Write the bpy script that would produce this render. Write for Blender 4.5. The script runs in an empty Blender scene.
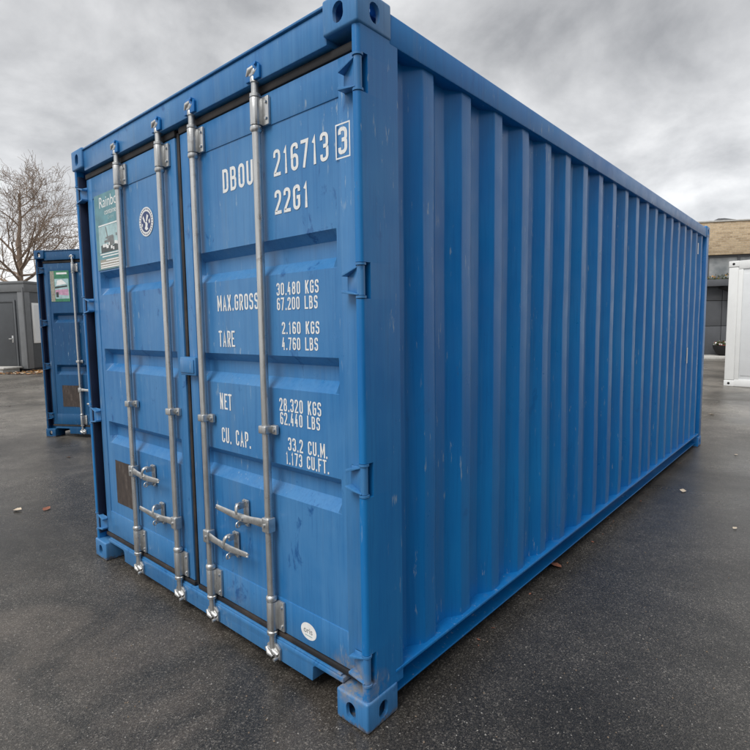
import bpy, bmesh, math, random
from mathutils import Matrix, Vector, noise
R = math.radians
scene = bpy.context.scene
C = scene.collection

# ------------------------------------------------------------------ camera
CAM = Vector((1.2254, -1.3279, 1.4868))
YAW, PITCH, ROLL, FPX = -0.72116, -0.090776, -0.013852, 530.72
def cam_axes():
    f = Vector((math.sin(YAW)*math.cos(PITCH), math.cos(YAW)*math.cos(PITCH), math.sin(PITCH)))
    r = Vector((math.cos(YAW), -math.sin(YAW), 0)); u = r.cross(f)
    r2 = math.cos(ROLL)*r + math.sin(ROLL)*u
    return r2, r2.cross(f), f
cr, cu, cf = cam_axes()
cam_data = bpy.data.cameras.new('camera'); cam = bpy.data.objects.new('camera', cam_data); C.objects.link(cam)
cam_data.sensor_width = 36; cam_data.lens = FPX/750*36; cam_data.clip_end = 2000; cam_data.clip_start = .05
m = Matrix.Identity(4)
for i in range(3):
    m[i][0] = cr[i]; m[i][1] = cu[i]; m[i][2] = -cf[i]; m[i][3] = CAM[i]
cam.matrix_world = m
scene.camera = cam
def ground_at(u, v, z=0.0):          # pixel of the 750 px photograph -> point on a level plane
    d = cr*((u-375)/FPX) - cu*((v-375)/FPX) + cf
    return CAM + d*((z-CAM.z)/d.z)

# ------------------------------------------------------------------ sky, sun, exposure
SUN_EL, SUN_AZ = R(54), R(178)      # azimuth clockwise from +y
world = bpy.data.worlds.new('World'); scene.world = world; world.use_nodes = True
wn = world.node_tree.nodes; wl = world.node_tree.links; wn.clear()
wo = wn.new('ShaderNodeOutputWorld'); bg = wn.new('ShaderNodeBackground'); wl.new(bg.outputs[0], wo.inputs[0])
bg.inputs[1].default_value = 0.1
sky = wn.new('ShaderNodeTexSky'); sky.sky_type = 'NISHITA'; sky.sun_disc = False
sky.sun_elevation = SUN_EL; sky.sun_rotation = SUN_AZ
tc = wn.new('ShaderNodeTexCoord'); sp = wn.new('ShaderNodeSeparateXYZ'); wl.new(tc.outputs['Generated'], sp.inputs[0])
def wmath(op, a, b=None):
    n = wn.new('ShaderNodeMath'); n.operation = op
    for i, v in enumerate((a, b)):
        if v is None: continue
        if isinstance(v, (int, float)): n.inputs[i].default_value = v
        else: wl.new(v, n.inputs[i])
    return n.outputs[0]
zz = wmath('ADD', wmath('ABSOLUTE', sp.outputs[2]), .42)
cx = wmath('DIVIDE', sp.outputs[0], zz); cy = wmath('DIVIDE', sp.outputs[1], zz)
cb = wn.new('ShaderNodeCombineXYZ'); wl.new(cx, cb.inputs[0]); wl.new(cy, cb.inputs[1]); cb.inputs[2].default_value = 3.7
n1 = wn.new('ShaderNodeTexNoise'); wl.new(cb.outputs[0], n1.inputs['Vector'])
n1.inputs['Scale'].default_value = 2.6; n1.inputs['Detail'].default_value = 7; n1.inputs['Roughness'].default_value = .56; n1.inputs['Distortion'].default_value = .2
rp = wn.new('ShaderNodeValToRGB'); wl.new(n1.outputs[0], rp.inputs[0])
e = rp.color_ramp.elements
e[0].position = .28; e[0].color = (.28, .283, .29, 1); e[1].position = .68; e[1].color = (.74, .74, .735, 1)
mid = e.new(.5); mid.color = (.52, .522, .526, 1)
gain = wn.new('ShaderNodeVectorMath'); gain.operation = 'SCALE'; wl.new(rp.outputs[0], gain.inputs[0])
hz_ = wn.new('ShaderNodeMapRange'); wl.new(wmath('ABSOLUTE', sp.outputs[2]), hz_.inputs[0]); hz_.interpolation_type = 'SMOOTHSTEP'
for i_, v_ in ((1, 0), (2, .42), (3, 12.8), (4, 9.0)): hz_.inputs[i_].default_value = v_
wl.new(hz_.outputs[0], gain.inputs['Scale'])
mx = wn.new('ShaderNodeMixRGB'); mx.inputs[0].default_value = .93
wl.new(sky.outputs[0], mx.inputs[1]); wl.new(gain.outputs[0], mx.inputs[2]); wl.new(mx.outputs[0], bg.inputs[0])
sun_data = bpy.data.lights.new('sun', 'SUN'); sun_data.energy = 1.5; sun_data.angle = R(32); sun_data.color = (1, .97, .93)
sun = bpy.data.objects.new('sun', sun_data); C.objects.link(sun); sun.location = (5, -8, 12)
sd = Vector((math.sin(SUN_AZ)*math.cos(SUN_EL), math.cos(SUN_AZ)*math.cos(SUN_EL), math.sin(SUN_EL)))
sun.rotation_euler = sd.to_track_quat('Z', 'Y').to_euler()
vs = scene.view_settings; vs.view_transform = 'Standard'; vs.look = 'None'; vs.gamma = 1; vs.exposure = 0.66; vs.use_curve_mapping = False
scene.render.engine = 'CYCLES'

# ------------------------------------------------------------------ materials
class NT:
    def __init__(s, name):
        s.m = bpy.data.materials.new(name); s.m.use_nodes = True
        s.t = s.m.node_tree; s.n = s.t.nodes; s.l = s.t.links
        s.b = s.n['Principled BSDF']
        s.tc = s.n.new('ShaderNodeTexCoord')
    def put(s, sock, v):
        if isinstance(v, bpy.types.NodeSocket): s.l.new(v, sock)
        elif isinstance(v, (tuple, list)) and len(v) == 3 and sock.type == 'RGBA': sock.default_value = (*v, 1)
        else: sock.default_value = v
    def map(s, scale, loc=(0, 0, 0)):
        n = s.n.new('ShaderNodeMapping'); s.l.new(s.tc.outputs['Object'], n.inputs[0])
        n.inputs['Scale'].default_value = scale if isinstance(scale, tuple) else (scale,)*3
        n.inputs['Location'].default_value = loc
        return n.outputs[0]
    def noise(s, vec, scale=1, detail=4, rough=.55, dist=0):
        n = s.n.new('ShaderNodeTexNoise'); s.l.new(vec, n.inputs['Vector'])
        n.inputs['Scale'].default_value = scale; n.inputs['Detail'].default_value = detail
        n.inputs['Roughness'].default_value = rough; n.inputs['Distortion'].default_value = dist
        return n.outputs[0]
    def voro(s, vec, scale, feature='F1', out='Distance'):
        n = s.n.new('ShaderNodeTexVoronoi'); s.l.new(vec, n.inputs['Vector']); n.feature = feature
        n.inputs['Scale'].default_value = scale
        return n.outputs[out]
    def ramp(s, fac, stops):
        n = s.n.new('ShaderNodeValToRGB'); s.l.new(fac, n.inputs[0]); e = n.color_ramp.elements
        for i, (p, c) in enumerate(stops):
            c = c if isinstance(c, (tuple, list)) else (c, c, c)
            x = e[i] if i < 2 else e.new(p)
            x.position = p; x.color = (*c, 1)
        return n.outputs[0]
    def mix(s, fac, a, b, mode='MIX'):
        n = s.n.new('ShaderNodeMixRGB'); n.blend_type = mode
        s.put(n.inputs[0], fac); s.put(n.inputs[1], a); s.put(n.inputs[2], b); return n.outputs[0]
    def math(s, op, a, b=0, clamp=False):
        n = s.n.new('ShaderNodeMath'); n.operation = op; n.use_clamp = clamp; s.put(n.inputs[0], a); s.put(n.inputs[1], b); return n.outputs[0]
    def bump(s, h, strength, dist, prev=None):
        n = s.n.new('ShaderNodeBump'); s.l.new(h, n.inputs['Height']); n.inputs['Strength'].default_value = strength; n.inputs['Distance'].default_value = dist
        if prev is not None: s.l.new(prev, n.inputs['Normal'])
        return n.outputs[0]
    def done(s, color, rough=.5, metal=0, bump=None, spec=None, coat=None):
        s.put(s.b.inputs['Base Color'], color); s.put(s.b.inputs['Roughness'], rough); s.put(s.b.inputs['Metallic'], metal)
        if bump is not None: s.l.new(bump, s.b.inputs['Normal'])
        if spec is not None: s.b.inputs['Specular IOR Level'].default_value = spec
        if coat is not None: s.b.inputs['Coat Weight'].default_value = coat; s.b.inputs['Coat Roughness'].default_value = .25
        return s.m

def mat_paint(name, base, faded, deep, scuff=.35, dirtiness=.75, runoff=.2):
    t = NT(name)
    o = t.map(1.0)
    big = t.noise(o, 1.1, 5, .6, .3)
    streak = t.noise(t.map((26, 26, .9)), 1, 5, .6)
    fine = t.noise(t.map((90, 90, 4)), 1, 3, .6)
    col = t.mix(t.ramp(big, [(.35, 0), (.7, 1)]), base, faded)
    col = t.mix(t.math('MULTIPLY', t.ramp(streak, [(.45, 0), (.75, 1)]), .55), col, faded)
    col = t.mix(t.math('MULTIPLY', t.ramp(fine, [(.5, 0), (.8, 1)]), .35), col, deep)
    # scuffs: small dark bruises and pale scratches
    sc = t.noise(t.map((9, 9, 5)), 1, 6, .7, .6)
    col = t.mix(t.math('MULTIPLY', t.ramp(sc, [(.62, 0), (.69, 1)]), scuff), col, deep)
    chips = t.noise(t.map((55, 55, 9), (3, 1, 7)), 1, 4, .65)
    zone = t.noise(t.map(1.6, (5, 2, 1)), 1, 2)
    ch = t.math('MULTIPLY', t.ramp(chips, [(.635, 0), (.69, 1)]), t.ramp(zone, [(.46, 0), (.62, 1)]))
    col = t.mix(t.math('MULTIPLY', ch, .7), col, (.30, .40, .50))
    rust = t.math('MULTIPLY', t.ramp(t.noise(t.map((30, 30, 6), (1, 9, 4)), 1, 5, .7), [(.70, 0), (.76, 1)]), .5)
    col = t.mix(rust, col, (.12, .06, .035))
    # dried dirt at the foot of the near post
    mp = t.map((7, 7, 9), (.75, -.35, -1.45)); gr = t.n.new('ShaderNodeTexGradient'); gr.gradient_type = 'SPHERICAL'; t.l.new(mp, gr.inputs[0])
    dirt = t.math('MULTIPLY', t.ramp(gr.outputs[0], [(.05, 0), (.5, 1)]), t.ramp(t.noise(o, 30, 6, .7), [(.38, 0), (.58, 1)]))
    col = t.mix(t.math('MULTIPLY', dirt, dirtiness), col, (.30, .265, .21))
    # bare, rusty steel where the feet scrape the ground
    sx = t.n.new('ShaderNodeSeparateXYZ'); t.l.new(t.tc.outputs['Object'], sx.inputs[0])
    zz_ = t.math('ADD', sx.outputs[2], t.math('MULTIPLY', t.math('SUBTRACT', t.noise(o, 26, 6, .7), .5), .10))
    bare = t.ramp(zz_, [(.006, .8), (.020, 0)])
    col = t.mix(bare, col, t.ramp(t.noise(o, 60, 4), [(.35, (.06, .045, .038)), (.65, (.20, .185, .17))]))
    # faint grey run-off marks
    run = t.math('MULTIPLY', t.ramp(t.noise(t.map((14, 14, .5), (8, 3, 2)), 1, 6, .65), [(.56, 0), (.72, 1)]), runoff)
    col = t.mix(run, col, (.16, .22, .28))
    rough = t.ramp(t.noise(o, 6, 5, .6), [(.3, .27), (.75, .46)])
    b = t.bump(t.noise(o, 2.2, 3, .5), .45, .010)
    b = t.bump(t.noise(o, 60, 3, .6), .10, .002, b)
    return t.done(col, rough, 0, b, .40, .04)

def mat_steel(name='galvanised_steel', st=(60, 60, 3)):
    t = NT(name)
    o = t.map(1)
    c = t.ramp(t.noise(t.map(st), 1, 5, .65), [(.3, (.40, .405, .40)), (.55, (.58, .585, .58)), (.8, (.74, .745, .74))])
    c = t.mix(t.math('MULTIPLY', t.ramp(t.noise(o, 14, 5, .7), [(.6, 0), (.75, 1)]), .5), c, (.14, .09, .06))
    return t.done(c, t.ramp(t.noise(o, 25, 4), [(.3, .25), (.7, .45)]), .8, t.bump(t.noise(o, 120, 3), .2, .002))

def mat_rubber():
    t = NT('door_gasket_rubber')
    c = t.mix(t.math('MULTIPLY', t.ramp(t.noise(t.map((5, 5, 5)), 1, 5, .65), [(.45, 0), (.75, 1)]), .8), (.012, .012, .014), (.075, .055, .042))
    return t.done(c, .65, 0, t.bump(t.noise(t.map(50), 1, 3), .3, .003))

def mat_plain(name, col, rough=.6, var=.15, scale=8, metal=0, bump=.1, spec=.5):
    t = NT(name)
    n = t.noise(t.map(scale), 1, 5, .6)
    lo = tuple(c*(1-var) for c in col); hi = tuple(min(1, c*(1+var)) for c in col)
    return t.done(t.ramp(n, [(.3, lo), (.7, hi)]), rough, metal, t.bump(t.noise(t.map(scale*8), 1, 3), bump, .003), spec)

def mat_asphalt():
    t = NT('asphalt')
    o = t.map(1)
    def grey(scale, loc):
        c = t.voro(t.map(1, loc), scale, 'F1', 'Color'); n = t.n.new('ShaderNodeRGBToBW'); t.l.new(c, n.inputs[0]); return n.outputs[0]
    s1 = t.ramp(grey(185, (0, 0, 0)), [(.15, (.014, .0138, .0135)), (.55, (.034, .0333, .032)), (.75, (.075, .073, .070)), (.9, (.25, .24, .23))])
    s2 = t.ramp(grey(400, (3.3, 1.7, 0)), [(.15, (.012, .0118, .0115)), (.6, (.045, .044, .0425)), (.9, (.19, .185, .175))])
    stone = t.mix(1, t.mix(.5, s1, s2), (1.06, 1.0, .92), 'MULTIPLY')
    big = t.noise(o, .5, 6, .6, .5)
    col = t.mix(1, stone, t.ramp(big, [(.34, .45), (.5, .95), (.66, 1.5)]), 'MULTIPLY')
    col = t.mix(1, col, t.ramp(t.noise(o, 5, 6, .7), [(.3, .72), (.5, 1), (.72, 1.35)]), 'MULTIPLY')
    patch = t.noise(t.map((1.5, 1.5, 1), (2, 5, 0)), 1, 7, .65, .9)
    # dusty brown scuffing in front of the doors (a stain with a shape of its own)
    mp = t.map((.55, .80, 1), (.60, .62, 0))
    gr = t.n.new('ShaderNodeTexGradient'); gr.gradient_type = 'SPHERICAL'; t.l.new(mp, gr.inputs[0])
    dust = t.math('MULTIPLY', t.ramp(gr.outputs[0], [(0, 0), (.5, 1)]), t.ramp(patch, [(.42, 0), (.62, 1)]))
    col = t.mix(t.math('MULTIPLY', dust, .85), col, t.mix(.6, stone, (.11, .088, .070), 'ADD'))
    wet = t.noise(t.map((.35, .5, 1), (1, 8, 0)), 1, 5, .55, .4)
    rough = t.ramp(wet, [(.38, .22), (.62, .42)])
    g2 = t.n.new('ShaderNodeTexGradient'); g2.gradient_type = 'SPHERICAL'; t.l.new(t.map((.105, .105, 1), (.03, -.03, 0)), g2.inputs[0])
    sheen_falloff = t.math('ADD', g2.outputs[0], t.math('MULTIPLY', t.math('SUBTRACT', t.noise(t.map((.6, .6, 1), (4, 4, 0)), 1, 6, .6, .6), .5), .55))
    col = t.mix(1, col, t.ramp(sheen_falloff, [(.12, 2.8), (.34, 1.7), (.58, .92)]), 'MULTIPLY')  # far grazing sheen painted into the colour: asphalt paler away from the container
    sp = t.ramp(t.voro(t.map(1, (9, 4, 0)), 24), [(.04, (1, 1, 1)), (.065, (0, 0, 0))])
    col = t.mix(t.math('MULTIPLY', sp, t.ramp(t.noise(o, 3, 2), [(.45, 0), (.6, 1)])), col, (.50, .48, .45))
    b = t.bump(t.voro(o, 185), .22, .003)
    b = t.bump(t.noise(o, 30, 4, .7), .08, .008, b)
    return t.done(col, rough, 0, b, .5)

def mat_brick():
    t = NT('buff_brickwork')
    br = t.n.new('ShaderNodeTexBrick'); vec = t.n.new('ShaderNodeMapping')
    t.l.new(t.tc.outputs['Object'], vec.inputs[0]); vec.inputs['Rotation'].default_value = (R(90), 0, 0)
    t.l.new(vec.outputs[0], br.inputs[0])
    br.inputs['Color1'].default_value = (.62, .48, .31, 1); br.inputs['Color2'].default_value = (.27, .18, .10, 1); br.inputs['Mortar'].default_value = (.52, .45, .35, 1)
    br.inputs['Scale'].default_value = 1; br.inputs['Brick Width'].default_value = .21; br.inputs['Row Height'].default_value = .083; br.inputs['Mortar Size'].default_value = .008; br.inputs['Bias'].default_value = -.2
    c = t.mix(.35, br.outputs[0], t.ramp(t.noise(t.map((16, 16, 16)), 1, 3, .75), [(.3, (.24, .16, .09)), (.7, (.72, .58, .40))]), 'MIX')
    return t.done(c, .85, 0, t.bump(br.outputs[1], .5, -.01))

def mat_patch():
    t = NT('glue_residue')
    c = t.ramp(t.noise(t.map((28, 28, 11)), 1, 7, .75), [(.3, (.030, .024, .023)), (.55, (.062, .047, .040)), (.78, (.15, .125, .11))])
    return t.done(c, .85, 0, t.bump(t.noise(t.map((90, 90, 14)), 1, 3), .4, .002))

def mat_bark():
    t = NT('bark')
    c = t.ramp(t.noise(t.map((6, 6, 2)), 1, 5, .65), [(.3, (.19, .135, .10)), (.7, (.40, .31, .24))])
    return t.done(c, .9)

def mat_glass():
    t = NT('window_glass')
    return t.done(t.ramp(t.noise(t.map(1.3), 1, 3), [(.35, (.22, .24, .25)), (.65, (.52, .53, .53))]), .06, 0, None, .8)

PAINT = mat_paint('blue_container_paint', (.002, .138, .43), (.006, .185, .49), (.001, .080, .29))
DPAINT = mat_paint('faded_blue_door_paint', (.022, .160, .40), (.080, .240, .475), (.005, .075, .25), .8)
MPAINT = mat_paint('blue_post_paint', (.003, .145, .43), (.016, .200, .49), (.002, .082, .29), .35, .75, .12)
PAINT2 = mat_paint('dark_blue_container_paint', (.003, .062, .175), (.008, .092, .22), (.002, .030, .095))
STEEL = mat_steel(); FORGED = mat_steel('forged_steel', (22, 22, 22)); RUBBER = mat_rubber(); ASPH = mat_asphalt()
def mat_ink():
    t = NT('worn_white_lettering'); o = t.map(1)
    c = t.mix(t.math('MULTIPLY', t.ramp(t.noise(t.map((90, 90, 45)), 1, 5, .7), [(.58, 0), (.70, 1)]), .75), (.78, .79, .78), (.16, .28, .44))
    return t.done(c, .55)
INK = mat_ink()
WHITE_INK = mat_plain('white_lettering', (.80, .81, .80), .5, .10, 25)
NAVY = mat_plain('navy_print', (.02, .045, .16), .4)
NAVYR = mat_plain('navy_rubber', (.010, .020, .055), .6, .3)
DARK = mat_plain('dark_void', (.012, .012, .014), .8)
RES = mat_patch(); BARK = mat_bark(); GLASS = mat_glass(); BRICK = mat_brick()
TEAL = mat_plain('teal_print', (.09, .25, .29), .35, .25, 14)
PALE = mat_plain('pale_print', (.34, .50, .52), .35, .25, 20)
PGREY = mat_plain('grey_print', (.16, .17, .17), .35, .35, 40)
PBLACK = mat_plain('black_print', (.03, .04, .04), .35, .4, 40)
PTAN = mat_plain('tan_print', (.30, .28, .23), .4, .3, 60)
PGREEN = mat_plain('green_print', (.035, .20, .11), .35, .3, 20)
PPINK = mat_plain('pink_print', (.50, .28, .40), .35, .3, 20)
CABIN = mat_plain('anthracite_panel', (.085, .092, .10), .5, .12, 3)
CABIN_D = mat_plain('anthracite_door', (.055, .06, .066), .45, .12, 3)
CABIN_L = mat_plain('grey_fascia', (.16, .168, .175), .5, .1, 3)
WHITEP = mat_plain('white_cabin_paint', (.80, .81, .80), .42, .035, 4)
WHITEP2 = mat_plain('white_cabin_panel', (.74, .76, .77), .45, .035, 4)
CONC = mat_plain('pale_concrete', (.50, .49, .46), .8, .15, 9)
CLAD = mat_plain('dark_grey_cladding', (.10, .105, .115), .5, .12, 2)
LEAVES = [mat_plain('dry_leaf_'+n, c, .7, .3, 40) for n, c in (('brown', (.16, .085, .045)), ('ochre', (.42, .22, .06)), ('pale', (.60, .50, .38)), ('russet', (.26, .10, .06)))]
FOL = mat_plain('foliage', (.055, .075, .025), .7, .5, 12)
FLOWER = mat_plain('red_flower', (.40, .05, .05), .6, .3, 30)

# ------------------------------------------------------------------ mesh helpers
class MB:
    def __init__(s): s.bm = bmesh.new()
    def _merge(s, tmp):
        me = bpy.data.meshes.new('tmp'); tmp.to_mesh(me); tmp.free(); s.bm.from_mesh(me); bpy.data.meshes.remove(me)
        return s
    def box(s, x0, x1, y0, y1, z0, z1, bev=.003, seg=2, mat=None):
        b = bmesh.new(); bmesh.ops.create_cube(b, size=1)
        for v in b.verts:
            v.co = Vector(((x0+x1)/2+v.co.x*(x1-x0), (y0+y1)/2+v.co.y*(y1-y0), (z0+z1)/2+v.co.z*(z1-z0)))
        if bev: bmesh.ops.bevel(b, geom=b.edges[:], offset=min(bev, .45*min(abs(x1-x0), abs(y1-y0), abs(z1-z0))), segments=seg, affect='EDGES', profile=.5)
        if mat is not None:
            for v in b.verts: v.co = mat @ v.co
        return s._merge(b)
    def cyl(s, p0, p1, r0, r1=None, n=16, cap=True):
        return s.tube([p0, p1], [r0, r0 if r1 is None else r1], n, cap)
    def tube(s, pts, rad, n=12, cap=True, flat=(1, 1), up=None):
        pts = [Vector(p) for p in pts]; rings = []
        d0 = (pts[1]-pts[0]).normalized()
        a = Vector(up) if up else (Vector((0, 0, 1)) if abs(d0.z) < .9 else Vector((1, 0, 0)))
        for i, p in enumerate(pts):
            d = (pts[min(i+1, len(pts)-1)]-pts[max(i-1, 0)])
            d = d.normalized() if d.length > 1e-9 else d0
            e1 = (a - d*a.dot(d)).normalized(); e2 = d.cross(e1)
            rr = rad[i] if isinstance(rad, (list, tuple)) else rad
            rings.append([s.bm.verts.new(p+(e1*math.cos(2*math.pi*k/n)*flat[0]+e2*math.sin(2*math.pi*k/n)*flat[1])*rr) for k in range(n)])
        for r1, r2 in zip(rings, rings[1:]):
            for k in range(n): s.bm.faces.new((r1[k], r1[(k+1) % n], r2[(k+1) % n], r2[k]))
        if cap:
            s.bm.faces.new(rings[0][::-1]); s.bm.faces.new(rings[-1])
        return s
    def smooth_tube(s, pts, rad, n=12, flat=(1, 1), up=None, sub=5):
        P = [Vector(p) for p in pts]; Q = []; RR = []
        for i in range(len(P)-1):
            a = P[max(i-1, 0)]; b = P[i]; c = P[i+1]; d = P[min(i+2, len(P)-1)]
            for k in range(sub):
                t = k/sub
                Q.append(.5*(2*b+(c-a)*t+(2*a-5*b+4*c-d)*t*t+(3*b-a-3*c+d)*t**3)); RR.append(rad[i]*(1-t)+rad[i+1]*t)
        Q.append(P[-1]); RR.append(rad[-1])
        return s.tube(Q, RR, n, True, flat, up)
    def lathe(s, cx, cy, prof, n=18):        # prof: (r, z) about a vertical axis
        pts = [(cx, cy, z) for r, z in prof]; rings = []
        for r, z in prof:
            rings.append([s.bm.verts.new((cx+r*math.cos(2*math.pi*k/n), cy+r*math.sin(2*math.pi*k/n), z)) for k in range(n)])
        for r1, r2 in zip(rings, rings[1:]):
            for k in range(n): s.bm.faces.new((r1[k], r1[(k+1) % n], r2[(k+1) % n], r2[k]))
        s.bm.faces.new(rings[0][::-1]); s.bm.faces.new(rings[-1])
        return s
    def prism(s, poly, axis, a0, a1, bev=0):  # poly 2D; axis 'z': (x,y), 'y': (x,z), 'x': (y,z)
        b = bmesh.new()
        def P(p, a): return {'z': (p[0], p[1], a), 'y': (p[0], a, p[1]), 'x': (a, p[0], p[1])}[axis]
        v0 = [b.verts.new(P(p, a0)) for p in poly]; v1 = [b.verts.new(P(p, a1)) for p in poly]; n = len(poly)
        b.faces.new(v0); b.faces.new(v1[::-1])
        for i in range(n): b.faces.new((v0[i], v0[(i+1) % n], v1[(i+1) % n], v1[i]))
        bmesh.ops.recalc_face_normals(b, faces=b.faces[:])
        if bev: bmesh.ops.bevel(b, geom=b.edges[:], offset=bev, segments=2, affect='EDGES', profile=.5)
        return s._merge(b)
    def grid(s, rows):                        # rows of points
        g = [[s.bm.verts.new(p) for p in r] for r in rows]
        for r1, r2 in zip(g, g[1:]):
            for i in range(len(r1)-1): s.bm.faces.new((r1[i], r1[i+1], r2[i+1], r2[i]))
        return s
    def build(s, name, mat, parent=None, sharp=38, recalc=True):
        if recalc: bmesh.ops.recalc_face_normals(s.bm, faces=s.bm.faces[:])
        me = bpy.data.meshes.new(name); s.bm.to_mesh(me); s.bm.free()
        me.shade_smooth(); me.set_sharp_from_angle(angle=R(sharp))
        return link(name, me, mat, parent)
def link(name, me, mat=None, parent=None):
    if mat is not None: me.materials.clear(); me.materials.append(mat)
    o = bpy.data.objects.new(name, me); C.objects.link(o); o.parent = parent
    return o
def thing(name, label, cat, loc=(0, 0, 0), rotz=0, group=None):
    o = bpy.data.objects.new(name, None); C.objects.link(o); o.location = loc; o.rotation_euler = (0, 0, rotz)
    o.empty_display_size = .2
    return tag(o, label, cat, group)
def tag(o, label, cat, group=None):
    o['label'] = label; o['category'] = cat
    if group: o['group'] = group
    return o

# ------------------------------------------------------------------ stroke lettering
GL = {
 '0': [([(0,0,1),(1,0,1),(1,1,1),(0,1,1)], True)], 'O': [([(0,0,1),(1,0,1),(1,1,1),(0,1,1)], True)],
 '1': [([(.15,.80,0),(.62,1,0),(.62,0,0)], False)],
 '2': [([(0,.74,0),(0,1,1),(1,1,1),(1,.62,.6),(0,.06,0),(0,0,0),(1,0,0)], False)],
 '3': [([(0,.78,0),(0,1,1),(1,1,1),(1,.53,.6),(.35,.53,0)], False), ([(.35,.53,0),(1,.53,.6),(1,0,1),(0,0,1),(0,.22,0)], False)],
 '4': [([(.72,0,0),(.72,.62,0)], False), ([(.5,1,0),(0,.27,0),(1.05,.27,0)], False)],
 '6': [([(1,.80,0),(1,1,1),(0,1,1),(0,.45,0)], False), ([(0,0,1),(1,0,1),(1,.56,.9),(0,.56,.9)], True)],
 '7': [([(0,1,0),(1,1,0),(.35,0,0)], False)],
 '8': [([(0,0,1),(1,0,1),(1,.53,.8),(0,.53,.8)], True), ([(.04,.53,.8),(.96,.53,.8),(.96,1,1),(.04,1,1)], True)],
 'A': [([(0,0,0),(.5,1,0),(1,0,0)], False), ([(.18,.28,0),(.82,.28,0)], False)],
 'B': [([(0,0,0),(1,0,.8),(1,.53,.7),(0,.53,0)], True), ([(0,.53,0),(.94,.53,.7),(.94,1,.8),(0,1,0)], True)],
 'C': [([(1,.74,0),(1,1,1),(0,1,1),(0,0,1),(1,0,1),(1,.26,0)], False)],
 'D': [([(0,0,0),(1,0,1),(1,1,1),(0,1,0)], True)],
 'E': [([(1,1,0),(0,1,0),(0,0,0),(1,0,0)], False), ([(0,.52,0),(.85,.52,0)], False)],
 'F': [([(1,1,0),(0,1,0),(0,0,0)], False), ([(0,.52,0),(.85,.52,0)], False)],
 'G': [([(1,.76,0),(1,1,1),(0,1,1),(0,0,1),(1,0,1),(1,.5,0),(.5,.5,0)], False)],
 'K': [([(0,0,0),(0,1,0)], False), ([(1,1,0),(.1,.45,0)], False), ([(.35,.58,0),(1,0,0)], False)],
 'L': [([(0,1,0),(0,0,0),(1,0,0)], False)],
 'M': [([(-.05,0,0),(-.05,1,0)], False), ([(1.05,0,0),(1.05,1,0)], False), ([(-.03,1,0),(.5,.25,0),(1.03,1,0)], False)],
 'N': [([(0,0,0),(0,1,0)], False), ([(1,0,0),(1,1,0)], False), ([(.02,1,0),(.98,0,0)], False)],
 'P': [([(0,0,0),(0,1,0),(1,1,1),(1,.45,1),(0,.45,0)], False)],
 'R': [([(0,0,0),(0,1,0),(1,1,1),(1,.48,1),(0,.48,0)], False), ([(.5,.48,0),(1,0,0)], False)],
 'S': [([(1,.77,0),(1,1,1),(0,1,1),(0,.53,.8),(1,.53,.8),(1,0,1),(0,0,1),(0,.23,0)], False)],
 'T': [([(0,1,0),(1,1,0)], False), ([(.5,1,0),(.5,0,0)], False)],
 'U': [([(0,1,0),(0,0,1),(1,0,1),(1,1,0)], False)],
 'X': [([(0,0,0),(1,1,0)], False), ([(0,1,0),(1,0,0)], False)],
 '.': [([(0,0,0),(0,.02,0)], False)],
}
def fillet(pts, closed, rmax):
    out = []; n = len(pts)
    for i, (x, y, r) in enumerate(pts):
        p = Vector((x, y))
        if r == 0 or (not closed and i in (0, n-1)): out.append(p); continue
        a = Vector(pts[i-1][:2]); b = Vector(pts[(i+1) % n][:2])
        da = (a-p); db = (b-p); rr = min(rmax*r, da.length*.49, db.length*.49)
        A = p+da.normalized()*rr; B = p+db.normalized()*rr
        for k in range(6):
            t = k/5; out.append(A*(1-t)**2+p*2*t*(1-t)*.82+(A+B)*t*(1-t)*.18+B*t*t)
    return out
def stroke(bm, pts, closed, th, X, Y, Z, ext=0, ylim=(0, 0)):
    P = [Vector(p) for p in pts]; n = len(P); L = []; Rr = []
    if not closed and ext:
        ylo, yhi = ylim
        if min(abs(P[0].y-ylo), abs(P[0].y-yhi)) < 1e-5: P[0] = P[0]+(P[0]-P[1]).normalized()*ext
        if min(abs(P[-1].y-ylo), abs(P[-1].y-yhi)) < 1e-5: P[-1] = P[-1]+(P[-1]-P[-2]).normalized()*ext
    for i in range(n):
        a = P[i-1] if (closed or i > 0) else None; b = P[(i+1) % n] if (closed or i < n-1) else None
        d1 = (P[i]-a).normalized() if a is not None and (P[i]-a).length > 1e-9 else None
        d2 = (b-P[i]).normalized() if b is not None and (b-P[i]).length > 1e-9 else None
        d1 = d1 or d2; d2 = d2 or d1
        n1 = Vector((-d1.y, d1.x)); n2 = Vector((-d2.y, d2.x)); mm = n1+n2
        mm = mm.normalized() if mm.length > .2 else n1
        k = min(1/max(mm.dot(n1), .3), 1.9)
        L.append(P[i]+mm*th/2*k); Rr.append(P[i]-mm*th/2*k)
    vl = [bm.verts.new((X+p.x, Y, Z+p.y)) for p in L]; vr = [bm.verts.new((X+p.x, Y, Z+p.y)) for p in Rr]
    for i in range(n if closed else n-1):
        j = (i+1) % n
        try: bm.faces.new((vl[i], vr[i], vr[j], vl[j]))
        except ValueError: pass
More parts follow.
